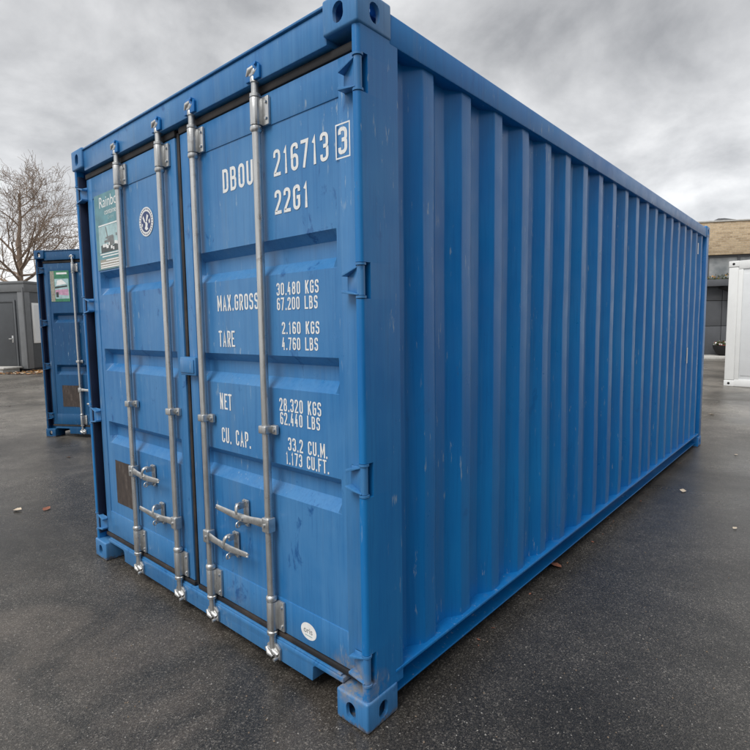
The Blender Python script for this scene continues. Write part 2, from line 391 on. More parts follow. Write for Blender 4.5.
def lettering(text, x0, x1, z0, z1, y, parent, mat=None, bold=.15):
    h = z1-z0; th = bold*h; W = .30*h; gap = .16*h+th
    adv = []; cur = 0
    for ch in text:
        w = {'1': .62*W, '.': 0, ' ': .62*W, 'M': W*1.3, 'A': W*1.1}.get(ch, W); adv.append((cur, w)); cur += w+gap
    tot = cur-gap+th; s = (x1-x0)/tot
    bm = bmesh.new(); k = 0
    for ch, (cx, w) in zip(text, adv):
        if ch == ' ': continue
        for pts, closed in GL[ch]:
            q = [(px*w*s, py*(h-th), r) for px, py, r in pts]
            if ch == '.': q = [(0, -th*.5, 0), (0, th*.55, 0)]
            f = fillet(q, closed, .55*W)
            k += 1
            stroke(bm, f, closed, th*min(s, 1.08), x0+th*s/2+cx*s, y-.00025*(k % 4), z0+th/2, 0 if ch in '.' else th*.5, (0, h-th))
    for f in bm.faces:
        f.normal_update()
        if f.normal.y > 0: f.normal_flip()
    me = bpy.data.meshes.new('lettering'); bm.to_mesh(me); bm.free()
    return link('lettering', me, mat or INK, parent)
def font_text(body, x, z, size, y, parent, mat, name='lettering'):
    cu_ = bpy.data.curves.new('t', 'FONT'); cu_.body = body; cu_.size = size
    o = bpy.data.objects.new('t', cu_); C.objects.link(o)
    dg = bpy.context.evaluated_depsgraph_get(); me = bpy.data.meshes.new_from_object(o.evaluated_get(dg))
    bpy.data.objects.remove(o); bpy.data.curves.remove(cu_)
    for v in me.vertices: v.co = Vector((x+v.co.x, y, z+v.co.y))
    return link(name, me, mat, parent)

# ------------------------------------------------------------------ ground
def flat(name, x0, x1, y0, y1, z, mat, parent=None):
    me = bpy.data.meshes.new(name); me.from_pydata([(x0, y0, z), (x1, y0, z), (x1, y1, z), (x0, y1, z)], [], [(0, 1, 2, 3)])
    return link(name, me, mat, parent)
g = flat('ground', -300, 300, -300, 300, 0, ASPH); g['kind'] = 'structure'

# ------------------------------------------------------------------ container
def casting_mesh(flipz):
    b = MB().box(0, .162, 0, .178, 0, .118, .009, 3).bm
    me = bpy.data.meshes.new('casting'); b.to_mesh(me); b.free(); o = bpy.data.objects.new('c', me); C.objects.link(o)
    cut = MB()
    def oval(cx, cz, w, h, n=14):
        return [(cx+math.copysign(max(0, w/2-min(w, h)/2), math.cos(2*math.pi*k/n+.01))+min(w, h)/2*math.cos(2*math.pi*k/n+.01),
                 cz+math.copysign(max(0, h/2-min(w, h)/2), math.sin(2*math.pi*k/n+.01))+min(w, h)/2*math.sin(2*math.pi*k/n+.01)) for k in range(n)]
    cz = .056
    cut.prism(oval(.085, cz, .050, .068), 'y', -.02, .12)
    c1 = cut.build('cut', None); 
    cut2 = MB(); cut2.prism(oval(.089, cz, .052, .068), 'x', -.02, .105); c2 = cut2.build('cut', None)
    cut3 = MB(); cut3.prism(oval(.081, .089, .062, .11), 'z', .06, .2) if flipz else cut3.prism(oval(.081, .089, .062, .11), 'z', -.1, .05); c3 = cut3.build('cut', None)
    cut4 = MB(); cut4.box(.016, .146, .016, .162, .014, .104, 0); c4 = cut4.build('cut', None)
    for c in (c4, c1, c2, c3):
        md = o.modifiers.new('b', 'BOOLEAN'); md.object = c; md.operation = 'DIFFERENCE'; md.solver = 'EXACT'
    dg = bpy.context.evaluated_depsgraph_get(); out = bpy.data.meshes.new_from_object(o.evaluated_get(dg))
    for c in (o, c1, c2, c3, c4): bpy.data.objects.remove(c)
    out.shade_smooth(); out.set_sharp_from_angle(angle=R(38))
    return out
CAST_B, CAST_T = casting_mesh(False), casting_mesh(True)
W, LN, H = 2.438, 6.058, 2.591

def sm(t): t = max(0, min(1, t)); return t*t*(3-2*t)
def container(name, label, loc, rotz, paint, bands, zh, seed, full=True):
    rnd = random.Random(seed); dpaint = DPAINT if paint is PAINT else paint
    root = thing(name, label, 'container', loc, rotz, None)
    # corner castings (local mesh has its outer corner at 0,0,0 growing +x,+y)
    for (ix, iy) in ((0, 0), (1, 0), (0, 1), (1, 1)):
        for top in (0, 1):
            src = CAST_T if top else CAST_B
            me = src.copy()
            o = link('corner_casting', me, paint if iy else dpaint, root)
            x = 0 if ix else -W; y = LN if iy else 0
            for v in me.vertices:
                v.co = Vector((x+(-v.co.x if ix else v.co.x), y+(-v.co.y if iy else v.co.y), v.co.z+(H-.118 if top else 0)))
            if ix != iy: me.flip_normals()
    # corner posts; door-end posts have a front bar with gaps at the hinges
    for s in (0, 1):
        fx = (lambda x: x) if s == 0 else (lambda x: -W-x)
        p = MB()
        arc = [(-.005-.017*(1-math.cos(t_)), .025-.017*math.sin(t_)) for t_ in [math.pi/2*i/5 for i in range(6)]]
        body = [(-.005, .215), (-.125, .215), (-.125, .085), (-.030, .085)]
        full_ = arc+[(-.030, .008), (-.036, .014), (-.036, .056), (-.030, .060)]+body[::-1]
        gap_ = [(-.005, .056), (-.030, .056)]+body[::-1]
        cuts = [.112] + [q for z in zh for q in (z-.062, z+.062)] + [2.478]
        for i in range(len(cuts)-1):
            pl = full_ if i % 2 == 0 else gap_
            p.prism([(fx(x), y) for x, y in pl], 'z', cuts[i], cuts[i+1])
        p.build('corner_post', MPAINT if paint is PAINT else paint, root)
        q = MB(); q.box(min(fx(-.15), fx(-.004)), max(fx(-.15), fx(-.004)), LN-.13, LN-.006, .11, 2.48, .008); q.build('corner_post', paint, root)
        # rails
        t = MB(); t.box(min(fx(-.085), fx(-.0035)), max(fx(-.085), fx(-.0035)), .17, LN-.17, 2.462, 2.566, .006); t.build('top_side_rail', paint, root)
        r = MB()
        def rb(xa, xb, *a, **k): r.box(min(fx(xa), fx(xb)), max(fx(xa), fx(xb)), *a, **k)
        rb(-.120, -.002, .17, LN-.17, .152, .166, bev=.004)
        rb(-.120, -.112, .17, LN-.17, .05, .16, bev=.002)
        rb(-.120, -.030, .17, LN-.17, .043, .052, bev=.003)
        r.build('bottom_side_rail', paint, root)
        # corrugated side sheet
        pr = [(.205, .03)]; k = 0; pitch, o0 = .2808, .46
        yk = o0
        first = True
        pts = [(.19, -.020), (.222, -.020), (.30, -.05)] if True else []
        pts[2:] = [(.255, -.066), (.310, -.066)]
        for k in range(20):
            e_ = o0+pitch*k
            pts += [(e_-.073-.068, -.066), (e_-.073, -.022), (e_, -.022), (e_+.068, -.066)]
        pts += [(LN-.12, -.066)]
        ys = []
        for a in pts:
            if not ys or a[0] > ys[-1][0]+1e-4: ys.append(a)
        sh = MB()
        # rounded folds: chamfer every corner a little
        fine = [ys[0]]
        for a, b, c in zip(ys, ys[1:], ys[2:]):
            A = Vector(a); B = Vector(b); D = Vector(c); ra = min(.005, (A-B).length*.4, (D-B).length*.4)
            P1 = B+(A-B).normalized()*ra; P2 = B+(D-B).normalized()*ra
            fine += [tuple(P1), tuple((P1+P2+B*2)/4), tuple(P2)]
        fine.append(ys[-1])
        zs = [.162, .3]+[.45+.15*i for i in range(13)]+[2.38, 2.468]
        sh.grid([[(fx(x + (0 if (z < .2 or z > 2.4) else .006*noise.noise((y*1.3+seed, z*1.2, s*9))+.003*noise.noise((y*4+seed, z*3, s*5)))), y, z) for y, x in fine] for z in zs])
        o = sh.build('side_panel', paint, root, 60)
    # far end wall
    ew = MB(); xs = []
    x = -W+.14
    while x < -.14:
        xs += [(x, .012), (x+.07, .012), (x+.11, .05), (x+.18, .05)]; x += .22
    xs = [a for a in xs if a[0] < -.14]
    ew.grid([[(a, LN-b, z) for a, b in xs] for z in (.12, 2.5)]); ew.build('end_wall', paint, root)
    e2 = MB(); e2.box(-W+.16, -.16, LN-.09, LN-.01, .02, .13, .005); e2.build('end_rail', paint, root); e2 = MB(); e2.box(-W+.16, -.16, LN-.08, LN-.008, 2.47, 2.57, .005); e2.build('end_rail', paint, root)
    # roof and floor
    rf = MB(); rr = []; y = .10; up = 0
    while y < LN-.1:
        rr += [(y, 2.556), (y+.09, 2.556), (y+.12, 2.57), (y+.21, 2.57)]; y += .24
    rf.grid([[(a, y, z) for y, z in rr if y < LN-.08] for a in (-W+.05, -.05)]); rf.build('roof', paint, root)
    fl = MB(); fl.box(-W+.05, -.05, .1, LN-.05, .135, .16, .002)
    for k in range(18): fl.box(-W+.125, -.125, .30+k*.32, .35+k*.32, .045, .134, .002)
    fl.build('floor', DARK, root)
    # header and sill of the door end
    hd = MB(); hd.box(-W+.155, -.155, .014, .12, 2.452, 2.572, .006); hd.box(-W+.157, -.157, .006, .14, 2.5725, 2.582, .003); hd.build('door_header', dpaint, root)
    sl = MB(); xl, xr = -W+.150, -.150
    poly = [(xl, .142), (xl, .122), (-2.075, .122), (-2.062, .112), (-2.058, .052), (-.327, .052), (-.323, .112), (-.310, .122), (xr, .122), (xr, .142)]
    sl.prism(poly, 'y', .026, .10, .003); sl.build('door_sill', dpaint, root)
    lip = MB(); lip.box(-W+.165, -.165, .030, .11, .143, .150, .002); lip.build('sill_lip', dpaint, root)
    # ---- doors
    for side in ('left', 'right'):
        xa, xe = (-2.335, -1.252) if side == 'left' else (-1.204, -.062)
        z0, z1 = .178, 2.412
        d = MB(); st = .072
        d.box(xa, xa+st, .043, .095, z0, z1, .004); d.box(xe-st, xe, .043, .095, z0, z1, .004)
        d.box(xa+st-.004, xe-st+.004, .0434, .095, 2.285, z1-.0006, .003); d.box(xa+st-.004, xe-st+.004, .0434, .095, z0+.0006, .328, .003)
        door = d.build('door', dpaint, root)
        pn = MB()
        b0, b1 = xa+st+.038, xe-st-.006
        if side == 'right': b0, b1 = xa+st+.01, xe-st-.024
        lin = lambda t: max(0, min(1, t))
        def dx(x): return lin((x-b0)/.024)*lin((b1-x)/.024)
        def dz(z):
            for hi, lo in bands:
                if lo < z < hi: return lin((hi-z)/.036)*lin((z-lo)/.044)
            return 0
        xs = sorted(set([xa+st-.01, xe-st+.01]+[b0, b0+.002, b0+.022, b0+.024, b1, b1-.002, b1-.022, b1-.024]+[b0+(b1-b0)*i/10 for i in range(1, 10)]))
        xs = [x for x in xs if xa+st-.0101 <= x <= xe-st+.0101]
        zs = {.318, 2.295}
        for hi, lo in bands:
            zs |= {hi, hi-.002, hi-.034, hi-.036, lo, lo+.002, lo+.042, lo+.044, (hi+lo)/2}
        prev = .318
        for z in sorted(zs):
            n = int((z-prev)/.06)
            zs |= {prev+(z-prev)*i/(n+1) for i in range(1, n+1)}; prev = z
        pn.grid([[(x, .0475+.042*dx(x)*dz(z)+  .0007*noise.noise((x*3.1+seed, z*2.7, 4.2)), z) for x in xs] for z in sorted(zs)])
        pn.build('door_panel', dpaint, door, 20)
        # rubber gaskets round the leaf
        gk = MB(); gk.box(xa-.006, xe+.006, .038, .07, z1+.002, 2.447, .008)
        gb_ = MB(); gb_.box(xa-.006, xe+.006, .036, .07, .1515, z0-.002, .006); gb_.build('gasket', RUBBER, door)
        gk.box(xa-.004, xe+.004, .062, .09, z1-.01, 2.452, .003)
        gk.build('gasket', RUBBER, door)
        if side == 'left':
            gv = MB(); gv.box(xe+.002, xe+.026, .050, .09, z0-.02, z1+.02, .004); gv.box(xe+.024, xe+.046, .060, .09, z0-.02, z1+.02, .004); gv.build('gasket', RUBBER, door)
        ho = MB()                    # outer rubber by the post
        if side == 'left': ho.box(-W+.0365, -W+.048, .016, .0845, .155, 2.44, .003)
        else: ho.box(-.048, -.0365, .030, .0845, .155, 2.44, .003)
        ho.build('gasket', NAVYR, door)
        ho = MB(); ho.box(*((-W+.049, xa-.0005) if side == 'left' else (xe+.0003, -.0485)), .074, .0845, .155, 2.44, .002); ho.build('gasket', NAVYR, door)
        # hinges
        for z in zh:
            h = MB(); px = -.021 if side == 'right' else -W+.021
            sgn = 1 if side == 'right' else -1
            xd = -.100 if side == 'right' else -W+.112
            h.lathe(px, .024, [(.0145, z-.050), (.0145, z+.050)], 14)
            tri = [(px, .012), (px-sgn*.045, .030), (xd, .041), (xd, .0425), (px, .044)]
            h.prism(tri if sgn > 0 else tri[::-1], 'z', z-.042, z+.042, .002)
            h.prism([(px, z+.046), (xd, z+.018), (xd, z+.030), (px, z+.05)], 'y', .010, .043, .001)
            h.prism([(px, z-.046), (xd, z-.030), (xd, z-.040), (px, z-.05)], 'y', .006, .043, .001)
            h.lathe(px, .024, [(.019, z-.060), (.019, z-.052)], 14); h.lathe(px, .024, [(.019, z+.052), (.019, z+.060)], 14)
            h.build('hinge', dpaint, door)
        # lock rods
        rods = [(-1.835, 0), (-1.36, 1)] if side == 'left' else [(-1.045, 0), (-.568, 1)]
        hz = (.672, .475) if name == 'shipping_container' and side == 'left' else (.485, .655)
        if name != 'shipping_container': hz = (1.20, 1.00)
        yr = .016
        for (rx, ri) in rods:
            rd = MB()
            rd.lathe(rx, yr, [(.012, .098), (.015, .10), (.015, .165), (.023, .167), (.024, .18), (.016, .186), (.016, .318), (.023, .320), (.0245, .330), (.022, .338), (.0172, .342), (.0172, 2.262),
                              (.022, 2.266), (.0245, 2.274), (.023, 2.284), (.016, 2.288), (.016, 2.395), (.022, 2.397), (.022, 2.408), (.015, 2.412), (.014, 2.45), (.018, 2.452), (.018, 2.47), (.012, 2.478)], 20)
            rod = rd.build('lock_rod', STEEL, door)
            for (za, zb) in ((.190, .314), (2.290, 2.392)):
                br = MB()
                n = 9; ro, ri_ = .0225, .0185
                arc = [(rx+ro*math.cos(math.pi+math.pi*k/(n-1)), yr+ro*math.sin(math.pi+math.pi*k/(n-1))) for k in range(n)]
                arc = [(rx-ro, .040)]+arc+[(rx+ro, .040)]
                br.prism(arc, 'z', za, zb, .0015)
                br.box(rx+ro-.002, rx+.062, .030, .0425, za-.004, zb+.004, .004)
                br.box(rx-.036, rx-ro+.002, .034, .0425, za, zb, .003)
                for zb_ in (za+.02, zb-.02):
                    br.cyl((rx+.05, .0305, zb_), (rx+.05, .023, zb_), .0075, .006, 10)
                    br.cyl((rx-.022, .02, zb_), (rx-.030, .02, zb_), .0075, .006, 10)
                br.build('bearing_bracket', STEEL, door)
            gb = MB(); zg = 1.065
            gb.box(rx-.025, rx+.024, yr-.0225, .0425, zg-.017, zg+.017, .005, 3); gb.box(rx+.02, rx+.055, .026, .0425, zg-.020, zg+.020, .004); gb.cyl((rx+.042, .0265, zg), (rx+.042, .019, zg), .008, .006, 10)
            gb.build('guide_bracket', STEEL, door)
            for top in (0, 1):       # cam heads and keepers
                c = MB(); zc = 2.487 if top else .092; dn = 1 if top else -1
                c.box(rx-.020, rx+.020, yr-.016, yr+.012, zc-.014, zc+.014, .006, 3)
                c.tube([(rx-.034, yr-.008, zc-dn*.004), (rx-.012, yr-.014, zc+dn*.010), (rx+.008, yr-.008, zc+dn*.020)], [.008, .012, .009], 10)
                c.tube([(rx+.010, yr-.008, zc-dn*.006), (rx+.032, yr-.004, zc+dn*.004), (rx+.028, yr+.002, zc+dn*.024)], [.010, .011, .007], 10)
                c.build('locking_cam', FORGED, door)
                kp = MB(); ys = .0135 if top else .0255
                kp.prism([(rx-.040, zc-.03), (rx+.048, zc-.03), (rx+.048, zc+.018), (rx+.024, zc+.034), (rx-.02, zc+.034), (rx-.040, zc+.015)], 'y', ys-.012, ys, .002)
                kp.tube([(rx+.030, ys, zc+dn*.022), (rx+.030, yr-.022, zc+dn*.026)], [.010, .008], 10)
                kp.tube([(rx-.034, ys, zc+dn*.002), (rx-.038, yr-.012, zc+dn*.002)], [.009, .008], 10)
                kp.build('cam_keeper', STEEL if not top else paint, root)
            # handle on this rod
            zq = hz[ri] if side == 'left' else hz[ri]
            dirx = 1 if ri == 0 else -1
            hub = MB(); hub.box(rx-.022, rx+.024, yr-.024, yr+.018, zq-.032, zq+.032, .006, 3)
            hub.cyl((rx+dirx*.004, yr-.022, zq), (rx+dirx*.004, yr-.031, zq), .009, .007, 10)
            hub.build('handle_hub', FORGED, door)
            hn = MB(); X = lambda a: rx+dirx*a
            hn.smooth_tube([(X(.016), yr-.012, zq+.002), (X(.05), yr-.016, zq+.002), (X(.10), yr-.020, zq), (X(.16), yr-.022, zq-.004), (X(.22), yr-.024, zq-.003), (X(.30), yr-.028, zq+.004), (X(.35), yr-.030, zq+.008), (X(.356), yr-.030, zq+.008)],
                    [.020, .019, .016, .019, .017, .0135, .0125, .007], 16, (1, .28), (0, 0, 1))
            hn.cyl((X(.16), yr-.026, zq-.004), (X(.16), yr-.034, zq-.004), .011, .009, 12)
            hn.build('handle', FORGED, door)
            ct = MB(); xc = X(.195)
            ct.box(xc-.020, xc+.020, .036, .0425, zq-.060, zq+.062, .004)
            ct.box(xc-.005, xc+.005, -.004, .037, zq+.026, zq+.056, .003)
            ct.smooth_tube([(xc, .008, zq+.052), (xc-dirx*.004, -.014, zq+.048), (xc-dirx*.010, -.022, zq+.028), (xc-dirx*.012, -.022, zq+.010)], [.009, .010, .009, .006], 12, (.6, 1), (0, 1, 0))
            ct.cyl((xc-.014, -.002, zq+.046), (xc+.014, -.002, zq+.046), .007, None, 12)
            ct.box(xc-.005, xc+.005, -.006, .037, zq-.050, zq-.026, .003)
            ring = [(xc+.003, -.010+.010*math.cos(q_), zq-.042+.012*math.sin(q_)) for q_ in [2*math.pi*i/12 for i in range(13)]]
            ct.tube(ring, .0035, 8)
            for zb_ in (zq-.052, zq+.055):
                for sx in (-1, 1): ct.cyl((xc+sx*.013, .0365, zb_), (xc+sx*.016, .029, zb_), .006, .005, 8)
            ct.build('handle_catch', FORGED, door)
        if side == 'right':
            cp = MB(); cp.box(-1.245, -1.100, .012, .0425, 1.262, 1.352, .006, 2); cp.box(-1.235, -1.11, .006, .0125, 1.275, 1.340, .004)
            cp.build('security_box', dpaint, door)
        # glue patch on the left leaf
        if side == 'left':
            pa = MB(); zt, zb = (.680, .405) if full else (.73, .43)
            pa.grid([[(x+.003*noise.noise((x*30, z*30, seed)), .0449 , z+.004*noise.noise((x*40, z*20, 3))) for x in [-2.158+.30*i/8 for i in range(9)]] for z in [zb+(zt-zb)*i/8 for i in range(9)]])
            pa.build('glue_patch', RES, door)
        root['door_'+side] = 1
        if side == 'left': dl = door
        else: dr = door
    for k in ('door_left', 'door_right'): del root[k]
    return root, dl, dr

def quad(name, x0, x1, z0, z1, y, mat, parent):
    me = bpy.data.meshes.new(name); me.from_pydata([(x0, y, z0), (x1, y, z0), (x1, y, z1), (x0, y, z1)], [], [(0, 1, 2, 3)])
    return link(name, me, mat, parent)
def disc(name, cx, cz, rx, rz, y, mat, parent, n=36, rot=0):
    me = bpy.data.meshes.new(name)
    me.from_pydata([(cx+rx*math.cos(2*math.pi*k/n)*math.cos(rot)-rz*math.sin(2*math.pi*k/n)*math.sin(rot), y, cz+rx*math.cos(2*math.pi*k/n)*math.sin(rot)+rz*math.sin(2*math.pi*k/n)*math.cos(rot)) for k in range(n)], [], [tuple(range(n))])
    return link(name, me, mat, parent)
def blobs(name, items, y, mat, parent):
    bm = bmesh.new()
    for i, poly in enumerate(items):
        bm.faces.new([bm.verts.new((x, y-.0001*(i % 5), z)) for x, z in poly])
    me = bpy.data.meshes.new(name); bm.to_mesh(me); bm.free(); return link(name, me, mat, parent)

ZH = (.235, .945, 1.645, 2.325)
BANDS = ((1.842, 1.702), (1.374, 1.238), (.918, .782))
main, dL, dR = container('shipping_container', 'large blue shipping container with white lettering on its doors, nearest the camera', (0, 0, 0), 0, PAINT, BANDS, ZH, 3)
YP = .0464
for txt, x0, x1, za, zb, b in (
    ('DBOU', -.862, -.640, 2.083, 2.183, .14), ('216713', -.503, -.190, 2.085, 2.187, .13), ('22G1', -.503, -.302, 1.938, 2.031, .14),
    ('MAX.GROSS', -.940, -.632, 1.567, 1.638, .15), ('30.480 KGS', -.508, -.258, 1.617, 1.668, .15), ('67.200 LBS', -.508, -.266, 1.558, 1.609, .15),
    ('TARE', -.940, -.814, 1.404, 1.479, .15), ('2.160 KGS', -.481, -.259, 1.462, 1.511, .15), ('4.760 LBS', -.483, -.269, 1.398, 1.449, .15),
    ('NET', -.952, -.858, 1.112, 1.189, .15), ('28.320 KGS', -.512, -.260, 1.145, 1.201, .15), ('62.440 LBS', -.509, -.269, 1.089, 1.142, .15),
    ('CU. CAP.', -.948, -.722, .954, 1.028, .15), ('33.2 CU.M.', -.463, -.230, .985, 1.041, .15), ('1.173 CU.FT.', -.480, -.224, .926, .980, .15)):
    # one object per word
    hh = zb-za; adv = lambda q: sum({'1': .62, '.': 0, 'M': 1.3, 'A': 1.1}.get(c, 1)*.30*hh+.16*hh+b*hh for c in q)
    words = txt.split(' '); sp_ = .62*.30*hh+.16*hh+b*hh
    tot = sum(adv(q) for q in words)+sp_*(len(words)-1)-.16*hh; cur = 0
    for q in words:
        lettering(q, x0+(x1-x0)*cur/tot, x0+(x1-x0)*(cur+adv(q)-.16*hh)/tot, za, zb, YP, dR, None, b); cur += adv(q)+sp_
lettering('3', -.136, -.092, 2.089, 2.180, .0426, dR, None, .14)
bx_ = bmesh.new(); stroke(bx_, [(0, 0), (.066, 0), (.066, .114), (0, .114)], True, .005, -.147, .0426, 2.077)
mb_ = bpy.data.meshes.new('check_digit_frame'); bx_.to_mesh(mb_); bx_.free(); link('check_digit_frame', mb_, WHITE_INK, dR)
# round emblem on the left door
em = disc('emblem', -1.588, 2.060, .079, .076, .0446, WHITE_INK, dL)
disc('emblem_disc', -1.588, 2.060, .056, .054, .0440, NAVY, em)
blobs('emblem_marks', [[(-1.588+.072*math.cos(a-.05)*(1), 2.06+.070*math.sin(a-.05)), (-1.588+.072*math.cos(a+.05), 2.06+.070*math.sin(a+.05)), (-1.588+.064*math.cos(a+.05), 2.06+.062*math.sin(a+.05)), (-1.588+.064*math.cos(a-.05), 2.06+.062*math.sin(a-.05))] for a in [2*math.pi*k/30 for k in range(30)]], .0440, NAVY, em)
E0 = (-1.588, 2.060)
blobs('emblem_figure', [[(E0[0]+x, E0[1]+z) for x, z in pl] for pl in (
    [(-.036, .022), (-.026, .034), (-.010, .006), (-.012, -.006), (-.022, .0)], [(.012, .038), (.030, .028), (.012, .0), (.002, .002), (.004, .014)],
    [(-.008, -.002), (.006, .0), (.020, -.014), (.014, -.030), (.024, -.040), (.0, -.046), (-.016, -.034), (-.006, -.020)], [(.030, .004), (.046, .012), (.046, -.008), (.034, -.014)], [(-.044, -.004), (-.034, -.010), (-.038, -.026), (-.046, -.018)])], .0434, WHITE_INK, em)
# poster on the left door
po = MB().box(-2.238, -1.862, .0430, .0452, 1.852, 2.296, 0).build('poster', TEAL, dL)
font_text('Rainbow', -2.172, 2.215, .090, .0425, po, WHITE_INK); font_text('containers', -2.10, 2.170, .046, .0425, po, WHITE_INK); font_text('GmbH', -2.06, 2.140, .03, .0425, po, PALE)
quad('poster_picture', -2.195, -1.866, 1.952, 2.105, .0425, PALE, po)
quad('poster_rule', -2.195, -1.90, 2.108, 2.116, .0424, WHITE_INK, po)
rnd = random.Random(5)
blobs('poster_crane', [[(-2.10, 2.10), (-2.088, 2.10), (-2.052, 2.0), (-2.07, 2.0)], [(-2.10, 2.04), (-2.0, 2.045), (-2.0, 2.035), (-2.10, 2.03)], [(-2.06, 2.03), (-1.99, 2.04), (-1.985, 1.99), (-2.06, 1.985)], [(-1.96, 2.05), (-1.945, 2.05), (-1.945, 2.035), (-1.96, 2.035)], [(-2.12, 2.02), (-2.04, 2.025), (-2.04, 2.012), (-2.12, 2.007)]], .0421, PGREY, po)
blobs('poster_quay', [[(-2.17, 1.952), (-1.868, 1.952), (-1.868, 1.990), (-1.95, 1.996), (-2.0, 1.985), (-2.1, 2.0), (-2.17, 1.995)]], .0420, PBLACK, po)
blobs('poster_boxes', [[(x, z), (x+w, z), (x+w, z+.018), (x, z+.018)] for x, z, w in [(-2.15+.028*k+rnd.random()*.01, 1.958+.034*rnd.random(), .012+.02*rnd.random()) for k in range(9)]], .0416, WHITE_INK, po)
quad('poster_band', -2.195, -1.866, 1.858, 1.912, .0425, PTAN, po)
blobs('poster_small_print', [[(-2.19+o, z), (-1.88, z), (-1.88, z+.007), (-2.19+o, z+.007)] for z, o in ((1.940, .0), (1.925, .03), (1.902, .08), (1.888, .0), (1.873, .0), (1.861, .0))], .0420, WHITE_INK, po)
# oval sticker
st_ = disc('sticker', -.362, .243, .047, .036, .0425, WHITE_INK, dR)
font_text('oris', -.393, .234, .036, .0420, st_, PGREY)
blobs('sticker_print', [[(-.385, .222), (-.340, .222), (-.340, .226), (-.385, .226)]], .0420, PALE, st_)
# labels on the long side
for (y, z, h) in ((5.17, 1.13, .17), (5.52, 2.30, .12)):
    me = bpy.data.meshes.new('side_label'); me.from_pydata([(-.0195, y, z-h/2), (-.0195, y+.05, z-h/2), (-.0195, y+.05, z+h/2), (-.0195, y, z+h/2)], [], [(0, 1, 2, 3)])
    link('side_label', me, WHITE_INK, main)

# second container, turned, behind on the left
A2 = R(28.6)
cl = Vector((-7.165, 1.155, 0)); off = Vector((math.cos(A2)*W, math.sin(A2)*W, 0))
sec, sL, sR = container('shipping_container', 'dark blue shipping container with a green poster, standing behind the large one', tuple(cl+off), A2, PAINT2, ((1.735, 1.60), (1.02, .88)), (.30, 1.0, 1.60, 2.32), 11, False)
po2 = MB().box(-2.235, -1.93, .0430, .0452, 1.89, 2.31, 0).build('poster', PGREEN, sL)
quad('poster_margin', -2.233, -2.17, 1.895, 2.305, .0425, PTAN, po2)
quad('poster_picture', -2.165, -1.94, 1.93, 2.20, .0425, PALE, po2)
blobs('poster_shapes', [[(-2.16, 1.99), (-1.95, 1.97), (-1.95, 2.06), (-2.16, 2.05)]], .0420, PPINK, po2)
blobs('poster_dark_shapes', [[(-2.165, 2.07), (-1.96, 2.09), (-1.97, 2.11), (-2.16, 2.095)], [(-2.15, 1.95), (-2.11, 1.95), (-2.11, 2.02), (-2.15, 2.02)]], .0416, PBLACK, po2)
blobs('poster_white_shapes', [[(-2.14, 2.11), (-1.97, 2.13), (-2.05, 2.19), (-2.12, 2.18)], [(-2.13, 2.26), (-1.96, 2.26), (-1.96, 2.285), (-2.13, 2.285)]], .0416, WHITE_INK, po2)

# ------------------------------------------------------------------ grey site cabin on the left
c0 = ground_at(30, 371.5)
cb_ = thing('site_cabin', 'anthracite grey site cabin with a flat roof beneath the bare tree', 'cabin', (c0.x, c0.y, 0), A2)
# local: front face along -x from the corner at the origin (y = 0), right face along +y
HC = 3.34
w_ = MB(); w_.box(-5.4, 0, 0, 2.4, .12, 2.95, .01); w_.build('wall', CABIN, cb_)
f_ = MB(); f_.box(-5.45, .04, -.05, 2.45, 2.95, HC, .015); f_.box(-5.48, .07, -.08, 2.48, HC-.09, HC+.0, .01); f_.build('roof_fascia', CABIN_L, cb_)
p_ = MB(); p_.box(-.30, .02, -.03, .20, .10, 3.0, .01); p_.build('corner_post', CABIN_L, cb_)
b_ = MB(); b_.box(-5.4, 0, .02, 2.38, 0, .12, .0); b_.build('plinth', DARK, cb_)
dd = MB(); dd.box(-1.62, -.52, -.035, .02, .16, 2.55, .01); dc = dd.build('door', CABIN_D, cb_)
df = MB(); df.box(-.50, -.42, -.045, .02, .14, 2.66, .006); df.box(-1.72, -1.64, -.045, .02, .14, 2.66, .006); df.box(-1.64, -.50, -.045, .02, 2.57, 2.66, .006); df.build('door_frame', CABIN, dc)
hd_ = MB(); hd_.tube([(-.62, -.03, 1.22), (-.62, -.09, 1.22), (-.74, -.09, 1.22)], .018, 8); hd_.box(-.655, -.585, -.045, -.034, 1.08, 1.34, .004); hd_.build('handle', STEEL, dc)
wi = MB(); wi.box(.0, .05, .25, 1.75, 1.05, 2.55, .01); wo_ = wi.build('window', WHITEP, cb_)
gl = MB(); gl.box(.046, .056, .33, 1.67, 1.13, 2.47, .0); gl.build('shutter', WHITEP2, wo_)
pip = MB(); pip.tube([(-.02, -.06, .12), (-.02, -.06, 3.1)], .03, 10); pip.build('drainpipe', CABIN_L, cb_)
stp = thing('door_step', 'pale concrete door step at the grey site cabin', 'step', (c0.x, c0.y, 0), A2)
s_ = MB(); s_.box(-2.3, -.25, -.85, -.06, .14, .20, .01); s_.build('slab', CONC, stp)
s_ = MB(); s_.box(-2.2, -2.05, -.80, -.1, 0, .139, .005); s_.build('support', CONC, stp)
s_ = MB(); s_.box(-.5, -.35, -.80, -.1, 0, .139, .005); s_.build('support', CONC, stp)

